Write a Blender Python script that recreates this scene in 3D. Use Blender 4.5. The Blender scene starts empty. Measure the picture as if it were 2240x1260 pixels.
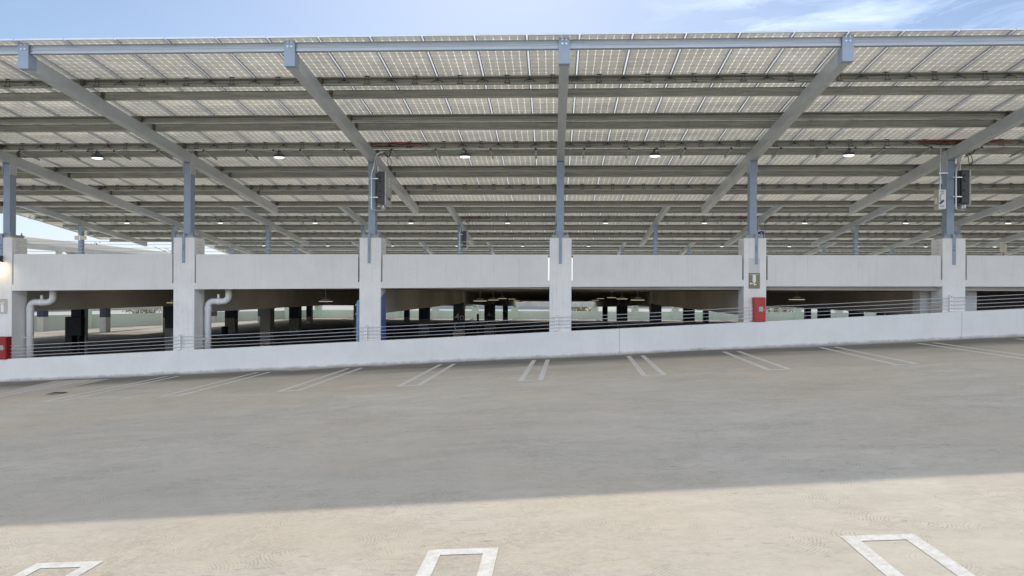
import bpy, math, random
from mathutils import Vector, Matrix
random.seed(7)
R=math.radians
sc=bpy.context.scene
COL=sc.collection
B=5.49; X0=.1945; P=17.91; D1=18.99
# ------------------------------------------------------------------ camera calibration (survey of the photograph)
F=1440.;YAW=.0378;ROLL=.0043;CX=1156.04;CY=642.73
def ray(px,py):
    dx,dy=px-CX,py-CY
    u=dx*math.cos(ROLL)+dy*math.sin(ROLL); v=-dx*math.sin(ROLL)+dy*math.cos(ROLL)
    xc,z=u/F,-v/F
    return xc*math.cos(YAW)-math.sin(YAW), xc*math.sin(YAW)+math.cos(YAW), z
def at(px,py,Y):
    r=ray(px,py);t=Y/r[1];return Vector((r[0]*t,Y,r[2]*t))
GA,GB=-1.785,.0525
def gz(x): return GA+GB*x
def ground(px,py):
    r=ray(px,py);t=GA/(r[2]-GB*r[0]);return Vector((r[0]*t,r[1]*t,GA+GB*r[0]*t))
def proj(X,Y,Z):
    xc=X*math.cos(YAW)+Y*math.sin(YAW);d=Y*math.cos(YAW)-X*math.sin(YAW)
    return CX+F*xc/d,CY-F*Z/d,d

# ------------------------------------------------------------------ materials
def newmat(name):
    m=bpy.data.materials.new(name);m.use_nodes=True
    nt=m.node_tree;nt.nodes.clear()
    out=nt.nodes.new('ShaderNodeOutputMaterial')
    return m,nt,out
class NB:
    def __init__(s,nt): s.nt=nt
    def n(s,t,**k):
        o=s.nt.nodes.new(t)
        for a,b in k.items():
            if a=='ins':
                for i,v in b.items():
                    if hasattr(v,'is_output') : s.nt.links.new(v,o.inputs[i])
                    else: o.inputs[i].default_value=v
            else: setattr(o,a,b)
        return o
    def math(s,op,a,b=None,c=None,clamp=False):
        o=s.nt.nodes.new('ShaderNodeMath');o.operation=op;o.use_clamp=clamp
        for i,v in enumerate((a,b,c)):
            if v is None: continue
            if hasattr(v,'is_output'): s.nt.links.new(v,o.inputs[i])
            else: o.inputs[i].default_value=v
        return o.outputs[0]
    def mix(s,f,a,b):
        o=s.nt.nodes.new('ShaderNodeMix');o.data_type='RGBA'
        for i,v in ((0,f),(6,a),(7,b)):
            if hasattr(v,'is_output'): s.nt.links.new(v,o.inputs[i])
            else: o.inputs[i].default_value=v if i==0 else (*v,1)[:4]
        return o.outputs[2]
    def ramp(s,f,a,b,x0=0.,x1=1.):
        o=s.nt.nodes.new('ShaderNodeMapRange');o.clamp=True
        s.nt.links.new(f,o.inputs[0])
        o.inputs[1].default_value=a;o.inputs[2].default_value=b;o.inputs[3].default_value=x0;o.inputs[4].default_value=x1
        return o.outputs[0]
    def pos(s,scale=(1,1,1),rot=(0,0,0)):
        g=s.nt.nodes.new('ShaderNodeNewGeometry')
        m=s.nt.nodes.new('ShaderNodeMapping');m.inputs['Scale'].default_value=scale;m.inputs['Rotation'].default_value=rot
        s.nt.links.new(g.outputs['Position'],m.inputs['Vector']);return m.outputs[0]
    def noise(s,vec,scale,detail=4,rough=.55,dist=0):
        o=s.nt.nodes.new('ShaderNodeTexNoise');s.nt.links.new(vec,o.inputs['Vector'])
        o.inputs['Scale'].default_value=scale;o.inputs['Detail'].default_value=detail;o.inputs['Roughness'].default_value=rough
        o.inputs['Distortion'].default_value=dist
        return o.outputs['Fac']
def surf(name,c1,c2=None,rough=.6,metal=0.,nscale=3.,stretch=(1,1,1),bump=0.,bscale=40.,streak=0.,streakc=None,spec=.5,grime=0.,base=False):
    m,nt,out=newmat(name);b=NB(nt)
    c2=c2 or tuple(v*.82 for v in c1)
    f=b.ramp(b.noise(b.pos(stretch),nscale,5,.6),.35,.68)
    col=b.mix(f,c1,c2)
    if streak:
        s=b.ramp(b.noise(b.pos((9,9,.35)),2.2,4,.65),.56,.74)
        s=b.math('MULTIPLY',s,streak)
        col=b.mix(s,col,streakc or tuple(v*.6 for v in c1))
    if grime:
        g=b.ramp(b.noise(b.pos((1,1,1)),9.,6,.7),.60,.72)
        col=b.mix(b.math('MULTIPLY',g,grime),col,tuple(v*.45 for v in c1))
    if base:
        g=b.n('ShaderNodeNewGeometry');sx=b.n('ShaderNodeSeparateXYZ',ins={0:g.outputs['Position']})
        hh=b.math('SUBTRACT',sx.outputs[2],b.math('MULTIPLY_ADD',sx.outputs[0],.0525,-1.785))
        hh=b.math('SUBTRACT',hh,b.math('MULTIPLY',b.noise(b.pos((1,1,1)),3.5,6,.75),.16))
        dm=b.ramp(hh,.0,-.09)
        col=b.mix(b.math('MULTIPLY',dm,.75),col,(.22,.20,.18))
        scf=b.ramp(b.noise(b.pos((.5,1,5)),5,6,.8,1.),.64,.70)
        col=b.mix(b.math('MULTIPLY',scf,.22),col,(.3,.3,.3))
    p=b.n('ShaderNodeBsdfPrincipled',ins={'Base Color':col,'Roughness':rough,'Metallic':metal,'Specular IOR Level':spec})
    if bump:
        bn=b.n('ShaderNodeBump',ins={'Strength':bump,'Distance':.01,'Height':b.noise(b.pos(stretch),bscale,4)})
        nt.links.new(bn.outputs[0],p.inputs['Normal'])
    nt.links.new(p.outputs[0],out.inputs[0]);return m
def emit(name,c,st):
    m,nt,out=newmat(name);b=NB(nt)
    e=b.n('ShaderNodeEmission',ins={'Color':(*c,1),'Strength':st});nt.links.new(e.outputs[0],out.inputs[0]);return m

M={}
M['wall']=surf('painted_concrete_white',(.74,.73,.70),(.68,.67,.645),.75,nscale=1.3,bump=.15,bscale=25,streak=.40,streakc=(.52,.52,.51),grime=.2)
M['rampwall']=surf('painted_ramp_wall',(.78,.775,.755),(.71,.705,.69),.75,nscale=1.3,bump=.2,bscale=25,streak=.22,streakc=(.55,.55,.53),grime=.15,base=True)
M['column']=surf('painted_concrete_column',(.80,.79,.76),(.73,.72,.70),.75,nscale=2,bump=.2,bscale=30,streak=.45,streakc=(.46,.45,.43),grime=.3)
M['dirty']=surf('bare_concrete',(.44,.43,.40),(.36,.35,.32),.8,nscale=2.5,bump=.2,streak=.3)
M['soffit']=surf('soffit_concrete',(.54,.52,.47),(.42,.39,.35),.85,nscale=.7,bump=.15)
M['incol']=surf('cream_column_paint',(.50,.48,.42),(.42,.40,.35),.7,nscale=1.5)
M['navy']=surf('navy_column_paint',(.035,.04,.06),(.025,.03,.045),.5)
M['bluepaint']=surf('bright_blue_paint',(.03,.13,.42),(.03,.11,.36),.45)
M['ltblue']=surf('pale_blue_pipe_paint',(.25,.38,.60),(.2,.32,.52),.45)
M['green']=surf('pale_green_wall_paint',(.58,.68,.52),(.60,.60,.50),.75,nscale=.25)
M['steel']=surf('grey_painted_steel',(.48,.51,.535),(.43,.46,.48),.36,.05,nscale=5,bump=.05,bscale=60)
M['bluesteel']=surf('sky_tinted_painted_steel',(.27,.33,.41),(.24,.30,.375),.38,.05,nscale=6,bump=.05)  # steel paint with the blue of the sky light mixed into its colour
M['galv']=surf('galvanised_steel',(.39,.395,.36),(.25,.26,.23),.34,.4,nscale=2.5,stretch=(.6,4,9),bump=.06,bscale=12,grime=.35,streak=.35,streakc=(.55,.55,.5))
M['fascia']=surf('front_purlin_sky_tinted',(.42,.46,.50),(.34,.38,.42),.32,.35,nscale=2.5,stretch=(.5,4,9),bump=.06,bscale=12,grime=.15)  # same galvanising as the other purlins, blue sky light painted in
M['galv2']=surf('galvanised_rust_mark',(.17,.15,.125),(.10,.09,.08),.6,.3,nscale=14)
M['alu']=surf('aluminium_frame',(.55,.57,.60),(.48,.50,.53),.38,.7,nscale=6)
M['aludark']=surf('dark_gasket',(.10,.10,.09),(.07,.07,.06),.6)
M['conduit']=surf('conduit_metal',(.62,.64,.66),(.5,.52,.54),.3,.8,nscale=20)
M['black']=surf('black_plastic',(.02,.02,.02),(.03,.03,.03),.5)
M['inv']=surf('inverter_charcoal',(.065,.065,.065),(.05,.05,.05),.45)
M['invface']=surf('inverter_light_grey',(.46,.47,.47),(.42,.43,.43),.4)
M['wire']=surf('cable_rubber',(.018,.018,.018),(.03,.03,.03),.5)
M['redwire']=surf('red_cable',(.42,.02,.015),(.30,.02,.015),.45)
M['rope']=surf('steel_cable',(.62,.64,.68),(.50,.52,.56),.4,.3,nscale=90)
M['pvc']=surf('white_pvc',(.74,.74,.73),(.68,.68,.67),.4,nscale=2)
M['red']=surf('red_cabinet_paint',(.42,.035,.03),(.34,.03,.025),.4)
M['reddark']=surf('dark_red_cabinet_paint',(.30,.008,.012),(.24,.008,.01),.4)
M['white']=surf('white_enamel',(.80,.80,.78),(.76,.76,.74),.4)
M['signtan']=surf('tan_sign',(.25,.20,.125),(.23,.185,.115),.5)
M['signpale']=surf('faded_sign',(.50,.46,.40),(.46,.42,.36),.6)
M['patch']=surf('bare_patch_paint',(.63,.63,.62),(.57,.57,.56),.7,nscale=9,grime=.2)
M['glass']=surf('cabinet_glass',(.55,.58,.58),(.2,.22,.22),.1,.3,nscale=40)
M['label']=surf('yellow_label',(.65,.5,.2),(.7,.65,.5),.5,nscale=40)
M['debris']=surf('dark_scrap',(.03,.03,.03),(.05,.05,.04),.8)
M['trunk']=surf('tree_bark',(.16,.12,.08),(.10,.08,.05),.9)
M['leaf']=surf('tree_leaf',(.11,.13,.04),(.07,.09,.025),.7,nscale=2)
M['leafdry']=surf('tree_leaf_dry',(.28,.22,.08),(.16,.13,.05),.7,nscale=3)
M['lens']=emit('floodlight_lens',(1,.99,.95),1.15)
M['lampglow']=emit('pendant_rim_glow',(1,.84,.5),.6)
M['lampoff']=surf('pendant_enamel',(.70,.68,.6),(.6,.58,.5),.4)
M['city']=surf('city_ground',(.42,.40,.36),(.30,.29,.26),.9,nscale=.02)
M['farwall']=surf('far_building_wall',(.75,.70,.60),(.70,.65,.56),.8,nscale=.2)
M['glassdark']=surf('far_window',(.25,.28,.30),(.2,.22,.25),.3)

# striped paint on asphaltless concrete: worn white markings
def mk_mark():
    m,nt,out=newmat('worn_white_marking');b=NB(nt)
    w=b.ramp(b.noise(b.pos(),14,8,.85),.42,.58)
    w2=b.ramp(b.noise(b.pos(),3,4,.7),.35,.62,.75,1.)
    col=b.mix(b.math('MULTIPLY',w,w2),(.50,.455,.39),(.62,.615,.58))
    p=b.n('ShaderNodeBsdfPrincipled',ins={'Base Color':col,'Roughness':.75});nt.links.new(p.outputs[0],out.inputs[0]);return m
M['mark']=mk_mark()
def mk_floor(name,base,dark,wallstain=True,swirl=1.):
    m,nt,out=newmat(name);b=NB(nt)
    pos=b.pos()
    big=b.noise(b.pos((.35,1,1)),.55,4,.6,.6)
    col=b.mix(b.ramp(big,.3,.72),base,dark)
    # drifting tyre-polished streaks that run along the ramp
    st=b.ramp(b.noise(b.pos((.3,1.1,1),(0,0,R(8))),1.5,8,.72,1.4),.50,.68)
    col=b.mix(b.math('MULTIPLY',st,.36),col,tuple(v*.62 for v in base))
    pale=b.ramp(b.noise(b.pos((.3,1.0,1)),.9,5,.6,1.2),.56,.72)
    col=b.mix(b.math('MULTIPLY',pale,.42),col,tuple(min(1,v*1.25) for v in base))
    warm=b.ramp(b.noise(b.pos((.5,.8,1)),.5,4,.6,.6),.42,.62)
    col=b.mix(b.math('MULTIPLY',warm,.55),col,(base[0]*.92,base[1]*.84,base[2]*.74))
    # broom-finish swirls: rings round scattered centres
    vo=b.n('ShaderNodeTexVoronoi',voronoi_dimensions='2D',ins={'Scale':1.6,'Randomness':1.})
    jit=b.n('ShaderNodeTexNoise',ins={'Vector':pos,'Scale':2.2,'Detail':2.})
    vm=b.n('ShaderNodeVectorMath',operation='MULTIPLY_ADD',ins={0:jit.outputs['Color'],1:(.10,.10,0),2:pos})
    nt.links.new(vm.outputs[0],vo.inputs['Vector'])
    ring=b.math('SINE',b.math('MULTIPLY',vo.outputs['Distance'],150.))
    ring=b.ramp(ring,.35,1.)
    patch=b.ramp(b.noise(pos,1.1,5,.7,.5),.42,.58)
    brk=b.ramp(b.noise(pos,13,5,.75),.42,.56)
    ringm=b.math('MULTIPLY',b.math('MULTIPLY',ring,patch),brk)
    col=b.mix(b.math('MULTIPLY',ringm,.62*swirl),col,tuple(v*.45 for v in base))
    fl=b.ramp(b.noise(b.pos((.45,1.7,1)),9,8,.82,1.6),.545,.615)
    flm=b.math('MULTIPLY',fl,b.ramp(b.noise(b.pos((.5,1,1)),.9,4,.6),.38,.56))
    col=b.mix(b.math('MULTIPLY',flm,.68*min(1,swirl+.2)),col,tuple(v*.42 for v in base))
    mot=b.ramp(b.noise(b.pos((.7,1,1)),4.5,7,.75,.8),.36,.66)
    col=b.mix(b.math('MULTIPLY',mot,.36),col,tuple(v*.60 for v in base))
    gr=b.ramp(b.noise(b.pos((.55,1,1),(0,0,R(-6))),.8,8,.78,.7),.48,.64)
    gr=b.math('MULTIPLY',gr,b.ramp(b.noise(pos,26,5,.8),.40,.58))
    col=b.mix(b.math('MULTIPLY',gr,.52),col,(base[0]*.50,base[1]*.49,base[2]*.46))
    # fine specks and grit
    sp=b.ramp(b.noise(pos,60,3,.7),.62,.70)
    spm=b.math('MULTIPLY',sp,b.ramp(b.noise(b.pos((.6,1,1)),2.6,4),.45,.62))
    col=b.mix(b.math('MULTIPLY',spm,.55),col,tuple(v*.40 for v in base))
    fine=b.ramp(b.noise(pos,150,2,.6),.3,.7)
    col=b.mix(b.math('MULTIPLY',fine,.16),col,tuple(v*.7 for v in base))
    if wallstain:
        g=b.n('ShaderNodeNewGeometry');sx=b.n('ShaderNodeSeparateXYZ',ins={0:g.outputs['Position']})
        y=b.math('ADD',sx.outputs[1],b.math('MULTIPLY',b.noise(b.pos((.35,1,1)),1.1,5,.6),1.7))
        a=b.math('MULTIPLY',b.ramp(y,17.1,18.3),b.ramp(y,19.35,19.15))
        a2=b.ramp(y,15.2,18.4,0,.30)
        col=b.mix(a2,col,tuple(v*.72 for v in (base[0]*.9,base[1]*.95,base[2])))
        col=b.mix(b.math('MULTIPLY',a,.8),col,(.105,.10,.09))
    h=b.math('ADD',b.math('ADD',b.math('MULTIPLY',ringm,-.6),b.noise(pos,90,4)),b.math('MULTIPLY',b.noise(b.pos((.6,1,1)),9,6,.7),1.6))
    bn=b.n('ShaderNodeBump',ins={'Strength':.55,'Distance':.010,'Height':h})
    p=b.n('ShaderNodeBsdfPrincipled',ins={'Base Color':col,'Roughness':.82,'Normal':bn.outputs[0],'Specular IOR Level':.3})
    nt.links.new(p.outputs[0],out.inputs[0]);return m
M['ramp']=mk_floor('ramp_concrete',(.565,.505,.41),(.46,.405,.325))
M['infloor']=mk_floor('garage_floor_concrete',(.46,.42,.35),(.34,.31,.26),False,.4)
M['deck']=mk_floor('roof_deck_concrete',(.68,.63,.54),(.62,.57,.49),False,.3)
M['strip']=mk_floor('pale_joint_concrete',(.52,.47,.41),(.46,.41,.36),False,.2)

def mk_panel():
    m,nt,out=newmat('bifacial_solar_glass');b=NB(nt)
    uv=b.n('ShaderNodeUVMap',uv_map='uv')
    s=b.n('ShaderNodeSeparateXYZ',ins={0:uv.outputs[0]})
    u,v=s.outputs[0],s.outputs[1]
    cu,cv=.1615,.1620;mu,mv=.0205,.058
    def cell(c,mrg,pit,n):
        t=b.math('DIVIDE',b.math('SUBTRACT',c,mrg),pit)
        f=b.math('FRACT',t)
        d=b.math('MULTIPLY',b.math('MINIMUM',f,b.math('SUBTRACT',1.,f)),pit)
        inside=b.math('MULTIPLY',b.math('GREATER_THAN',t,0.),b.math('LESS_THAN',t,float(n)))
        return d,inside,t
    du,iu,tu=cell(u,mu,cu,6);dv,iv,tv=cell(v,mv,cv,12)
    line=b.math('MAXIMUM',b.math('MULTIPLY',b.math('LESS_THAN',du,.0045),.72),b.math('MULTIPLY',b.math('LESS_THAN',dv,.004),.5))
    dia=b.math('LESS_THAN',b.math('ADD',du,dv),.0205)
    line=b.math('MAXIMUM',line,b.math('MULTIPLY',dia,.9))
    # two thin silver busbars per cell running across the panel
    fv=b.math('FRACT',tv)
    bus=b.math('LESS_THAN',b.math('ABSOLUTE',b.math('SUBTRACT',b.math('ABSOLUTE',b.math('SUBTRACT',fv,.5)),.18)),.012)
    line=b.math('MAXIMUM',line,b.math('MULTIPLY',bus,.22))
    outside=b.math('SUBTRACT',1.,b.math('MULTIPLY',iu,iv))
    line=b.math('MAXIMUM',line,outside)
    vary=b.ramp(b.noise(b.pos(),.8,3),.3,.7,.88,1.08)
    dcol=b.mix(line,(.54,.525,.465),(.66,.63,.53))
    tcol=b.mix(line,(.155,.147,.125),(.78,.74,.64))
    dirt=b.math('MULTIPLY',b.ramp(b.noise(b.pos((.45,1,1)),.9,6,.7,.6),.32,.66,.80,1.12),b.ramp(b.noise(b.pos(),7,5,.75),.35,.6,.90,1.03))
    vm=b.n('ShaderNodeVectorMath',operation='SCALE',ins={0:dcol,'Scale':dirt});vt=b.n('ShaderNodeVectorMath',operation='SCALE',ins={0:tcol,'Scale':dirt})
    df=b.n('ShaderNodeBsdfDiffuse',ins={'Color':vm.outputs[0]})
    tr=b.n('ShaderNodeBsdfTranslucent',ins={'Color':vt.outputs[0]})
    ad=b.n('ShaderNodeAddShader',ins={0:df.outputs[0],1:tr.outputs[0]})
    gl=b.n('ShaderNodeBsdfGlossy',ins={'Color':(.9,.9,.9,1),'Roughness':.06})
    fr=b.n('ShaderNodeFresnel',ins={'IOR':1.7})
    mx=b.n('ShaderNodeMixShader',ins={0:fr.outputs[0],1:ad.outputs[0],2:gl.outputs[0]})
    nt.links.new(mx.outputs[0],out.inputs[0]);return m
M['pv']=mk_panel()
def mk_seam_fill():
    m,nt,out=newmat('translucent_seam_strip');b=NB(nt)
    df=b.n('ShaderNodeBsdfDiffuse',ins={'Color':(.4,.4,.4,1)});tr=b.n('ShaderNodeBsdfTranslucent',ins={'Color':(.55,.56,.58,1)})
    ad=b.n('ShaderNodeAddShader',ins={0:df.outputs[0],1:tr.outputs[0]});nt.links.new(ad.outputs[0],out.inputs[0]);return m
M['seam_fill']=mk_seam_fill()  # added filler over the panel gaps, stops sun streaks and transmits bright lines

# ------------------------------------------------------------------ mesh helpers
class MB:
    def __init__(s): s.v=[];s.f=[];s.m=[];s.uv={}
    def add(s,vs,fs,mi=0):
        o=len(s.v);s.v+=[tuple(v) for v in vs];s.f+=[tuple(i+o for i in f) for f in fs];s.m+=[mi]*len(fs);return s
    def box(s,x0,x1,y0,y1,z0,z1,mi=0,mat=None):
        vs=[Vector((x,y,z)) for x in (x0,x1) for y in (y0,y1) for z in (z0,z1)]
        if mat: vs=[mat@v for v in vs]
        return s.add(vs,[(0,1,3,2),(4,6,7,5),(0,4,5,1),(2,3,7,6),(0,2,6,4),(1,5,7,3)],mi)
    def hexa(s,vs,mi=0): # 8 verts bottom 4 ccw, top 4 ccw
        return s.add(vs,[(3,2,1,0),(4,5,6,7),(0,1,5,4),(1,2,6,5),(2,3,7,6),(3,0,4,7)],mi)
    def prism(s,poly,axis,a,b,mi=0): # poly: list of 2D; axis 'x': (y,z) 'y': (x,z) 'z': (x,y)
        def P3(p,t):
            return {'x':(t,p[0],p[1]),'y':(p[0],t,p[1]),'z':(p[0],p[1],t)}[axis]
        n=len(poly);vs=[P3(p,a) for p in poly]+[P3(p,b) for p in poly]
        fs=[tuple(range(n-1,-1,-1)),tuple(range(n,2*n))]+[(i,(i+1)%n,n+(i+1)%n,n+i) for i in range(n)]
        return s.add(vs,fs,mi)
    def cyl(s,p,q,r,r2=None,n=12,mi=0):
        p,q=Vector(p),Vector(q);r2=r if r2 is None else r2
        d=(q-p).normalized();a=d.orthogonal().normalized();c=d.cross(a)
        vs=[];
        for pt,rr in ((p,r),(q,r2)):
            for i in range(n):
                t=2*math.pi*i/n;vs.append(pt+a*math.cos(t)*rr+c*math.sin(t)*rr)
        fs=[tuple(range(n-1,-1,-1)),tuple(range(n,2*n))]+[(i,(i+1)%n,n+(i+1)%n,n+i) for i in range(n)]
        return s.add(vs,fs,mi)
    def tube(s,pts,r,n=6,mi=0,smooth=0):
        pts=[Vector(p) for p in pts]
        for _ in range(smooth):
            q=[pts[0]]
            for i in range(len(pts)-1):
                q+= [pts[i]*.75+pts[i+1]*.25, pts[i]*.25+pts[i+1]*.75]
            pts=q+[pts[-1]]
        vs=[];N=len(pts);a=None
        for i,p in enumerate(pts):
            d=(pts[min(i+1,N-1)]-pts[max(i-1,0)]).normalized()
            a=d.orthogonal().normalized() if a is None else (a-d*a.dot(d)).normalized()
            c=d.cross(a)
            for k in range(n):
                t=2*math.pi*k/n;vs.append(p+a*math.cos(t)*r+c*math.sin(t)*r)
        fs=[(i*n+k,i*n+(k+1)%n,(i+1)*n+(k+1)%n,(i+1)*n+k) for i in range(N-1) for k in range(n)]
        fs+=[tuple(range(n-1,-1,-1)),tuple(range((N-1)*n,N*n))]
        return s.add(vs,fs,mi)
    def lathe(s,prof,c=(0,0,0),n=20,mi=0):
        vs=[(c[0]+r*math.cos(2*math.pi*k/n),c[1]+r*math.sin(2*math.pi*k/n),c[2]+z) for r,z in prof for k in range(n)]
        N=len(prof)
        fs=[(i*n+k,i*n+(k+1)%n,(i+1)*n+(k+1)%n,(i+1)*n+k) for i in range(N-1) for k in range(n)]
        fs+=[tuple(range(n-1,-1,-1)),tuple(range((N-1)*n,N*n))]
        return s.add(vs,fs,mi)
    def mesh(s,name,mats):
        me=bpy.data.meshes.new(name);me.from_pydata(s.v,[],s.f)
        for m in (mats if isinstance(mats,(list,tuple)) else [mats]): me.materials.append(m)
        if any(s.m): me.polygons.foreach_set('material_index',s.m)
        me.update();return me
def link(name,me,parent=None,loc=None,rot=None,bevel=0,smooth=False):
    o=bpy.data.objects.new(name,me);COL.objects.link(o)
    if smooth:
        for p in me.polygons:p.use_smooth=True
    if parent is not None:
        o.parent=parent
        if loc is None: # verts in world space
            w=Vector(parent.location);pp=parent.parent
            while pp is not None: w=w+Vector(pp.location);pp=pp.parent
            o.location=-w
        else:o.location=loc
    elif loc is not None:o.location=loc
    if rot:o.rotation_euler=rot
    if bevel:
        bv=o.modifiers.new('bevel','BEVEL');bv.width=bevel;bv.segments=2;bv.limit_method='ANGLE'
    return o
def tag(o,label=None,cat=None,group=None,kind=None):
    if label:o['label']=label
    if cat:o['category']=cat
    if group:o['group']=group
    if kind:o['kind']=kind
    return o
def empty(name,loc,label,cat,group=None,kind=None):
    e=bpy.data.objects.new(name,None);COL.objects.link(e);e.location=loc;e.empty_display_size=.2
    return tag(e,label,cat,group,kind)
def copy_tree(o,parent=None):
    if o.type=='LIGHT': return
    c=o.copy();COL.objects.link(c);c.parent=parent
    for ch in list(o.children): copy_tree(ch,c)
    return c
def text(name,body,size,loc,rot,mat,parent,align='CENTER',ext=.002):
    cu=bpy.data.curves.new(name,'FONT');cu.body=body;cu.size=size;cu.align_x=align;cu.align_y='CENTER';cu.extrude=ext;cu.resolution_u=3
    cu.materials.append(mat)
    t=bpy.data.objects.new(name+'_tmp',cu);COL.objects.link(t);bpy.context.view_layer.update()
    me=bpy.data.meshes.new_from_object(t.evaluated_get(bpy.context.evaluated_depsgraph_get()));me.name=name
    bpy.data.objects.remove(t,do_unlink=True);bpy.data.curves.remove(cu)
    o=bpy.data.objects.new(name,me);COL.objects.link(o);o.parent=parent;o.location=loc;o.rotation_euler=rot;return o

ORD=['first','second','third','fourth','fifth','sixth','seventh','eighth','ninth','tenth','eleventh','twelfth','thirteenth','fourteenth','fifteenth','sixteenth','seventeenth']
# ------------------------------------------------------------------ SETTING
# ramp we stand on
XL,XR=-44,46
b=MB();b.add([(XL,-26,gz(XL)),(XR,-26,gz(XR)),(XR,18.70,gz(XR)),(XL,18.70,gz(XL))],[(0,1,2,3)])
b.add([(XL,-26,gz(XL)-.35),(XR,-26,gz(XR)-.35),(XR,18.70,gz(XR)-.35),(XL,18.70,gz(XL)-.35)],[(3,2,1,0)])
tag(link('parking_ramp',b.mesh('parking_ramp',M['ramp'])),kind='structure')
# painted stall lines: thin sheets following the ramp
def gsheet(b,poly,dz=.004):
    n=len(poly);b.add([(x,y,gz(x)+dz) for x,y in poly],[tuple(range(n))])
lb=MB();w=.115
for k in range(-7,14):
    xa=-3.03+2.56*k
    ye=13.68
    x1,x2=xa-.205,xa+.205
    gsheet(lb,[(x1-w/2,ye),(x1+w/2,ye),(x1+w/2+.16,17.95),(x1-w/2+.16,17.95)])
    gsheet(lb,[(x2-w/2,ye),(x2+w/2,ye),(x2+w/2+.12,17.9),(x2-w/2+.12,17.9)])
    gsheet(lb,[(x1+w/2,ye),(x2-w/2,ye),(x2-w/2,ye+w),(x1+w/2,ye+w)])
nl=.10
def near_u(xc,ye):
    x1,x2=xc-.20,xc+.20
    gsheet(lb,[(x1-nl/2-.03,0),(x1+nl/2-.03,0),(x1+nl/2,ye),(x1-nl/2,ye)])
    gsheet(lb,[(x2-nl/2-.03,0),(x2+nl/2-.03,0),(x2+nl/2,ye),(x2-nl/2,ye)])
    gsheet(lb,[(x1+nl/2,ye-nl),(x2-nl/2,ye-nl),(x2-nl/2,ye),(x1+nl/2,ye)])
for xc in (-12.11,-9.24,-6.37,-3.50,-.63,2.25,5.12,8.0,10.9): near_u(xc,4.66)
tag(link('parking_line_marking',lb.mesh('parking_line_marking',M['mark'])),kind='structure')
# pale slab strip at the left
b=MB();pts=[ground(*p) for p in ((-60,884),(19,870),(171,844),(238,829.5),(242,828.3),(120,833.5),(0,857),(-60,870))]
gsheet(b,[(p.x,p.y) for p in pts],.003)
tag(link('concrete_joint_strip',b.mesh('concrete_joint_strip',M['strip'])),kind='structure')
# city ground far below
b=MB();b.add([(-1500,-1500,-14),(1500,-1500,-14),(1500,2500,-14),(-1500,2500,-14)],[(0,1,2,3)])
tag(link('ground',b.mesh('ground',M['city'])),kind='structure')
# garage lower floor
YF=[18.83,37,55,90.9]
b=MB();b.box(-52,60,18.83,90.9,-3.7,-3.4)
tag(link('garage_floor',b.mesh('garage_floor',M['infloor'])),kind='structure')
lb=MB()
for i in range(-7,11):
    for hx in (0,.5):
        xc=X0+B*(i+hx)
        for (ya,yb) in ((21,26),(31,36.5),(37.5,43),(49.5,54.4),(55.4,60.5),(85,90)):
            for s in (-.22,.22):
                lb.add([(xc+s-.05,ya,-3.396),(xc+s+.05,ya,-3.396),(xc+s+.05,yb,-3.396),(xc+s-.05,yb,-3.396)],[(0,1,2,3)])
tag(link('garage_floor_marking',lb.mesh('garage_floor_marking',M['mark'])),kind='structure')
# roof deck: slab between the lower level and the solar canopies
prof=[(19.05,.14),(36.9,.14),(54.8,-.32),(72.7,-.72),(86.4,-1.0)]  # deck stops short of the far wall, an added slot for sunlight
b=MB()
for (ya,za),(yb,zb) in zip(prof[:-1],prof[1:]):
    xl=-46 if ya<30 else (-38 if ya<50 else -33.5)  # left edge cut back so daylight reaches the oblique wall
    b.hexa([(xl,ya,za),(60,ya,za),(60,yb,zb),(xl,yb,zb),(xl,ya,za+.22),(60,ya,za+.22),(60,yb,zb+.22),(xl,yb,zb+.22)])
b.m=[0]*len(b.f)
dk=link('roof_deck',b.mesh('roof_deck',[M['soffit'],M['deck']]))
for p in dk.data.polygons:
    if p.normal.z>.5:p.material_index=1
tag(dk,kind='structure')

# ------------------------------------------------------------------ GARAGE BUILDING
G=empty('parking_garage',(X0,19.1,-3.4),'white painted concrete parking garage level behind the sloping ramp wall, under the solar canopies','parking garage')
def interp(tab,x):
    if x<=tab[0][0]:return tab[0][1]
    for (xa,a),(xb,c) in zip(tab[:-1],tab[1:]):
        if x<=xb:return a+(c-a)*(x-xa)/(xb-xa)
    return tab[-1][1]
SB=[(-27,-.08),(-16,.025),(-11,.086),(-5.3,.14),(.2,.203),(5.5,.238),(11,.255),(33,.27)]
CW=.313
IR=range(-5,7)
cols={}
for i in IR:
    xc=X0+B*i+.006
    b=MB();b.box(xc-CW,xc+CW,18.82,19.39,-3.4,1.6)
    c=link('column',b.mesh('column',M['column']),G,bevel=.012)
    cols[i]=c
    if i==-1:
        b=MB();b.box(xc+CW+.001,xc+CW+.012,18.85,19.37,-3.3,-.12)
        n=14
        poly=[(18.85,-.12)]+[(18.85+.52*(k/n),-.12+.20*math.sqrt(max(0,1-(1-k/n)**2))*(1 if True else 1)) for k in range(1,n+1)]
        poly=[(18.85,-.12),(19.37,-.12)]+[(19.37-.52*(k/n),-.12+.13*math.cos(math.pi/2*k/n)) for k in range(0,n)]
        b.prism(poly,'x',xc+CW+.001,xc+CW+.012)
        tag(link('painted_panel',b.mesh('painted_panel',M['bluepaint']),c,loc=None),'bright blue painted side of the column')
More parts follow.
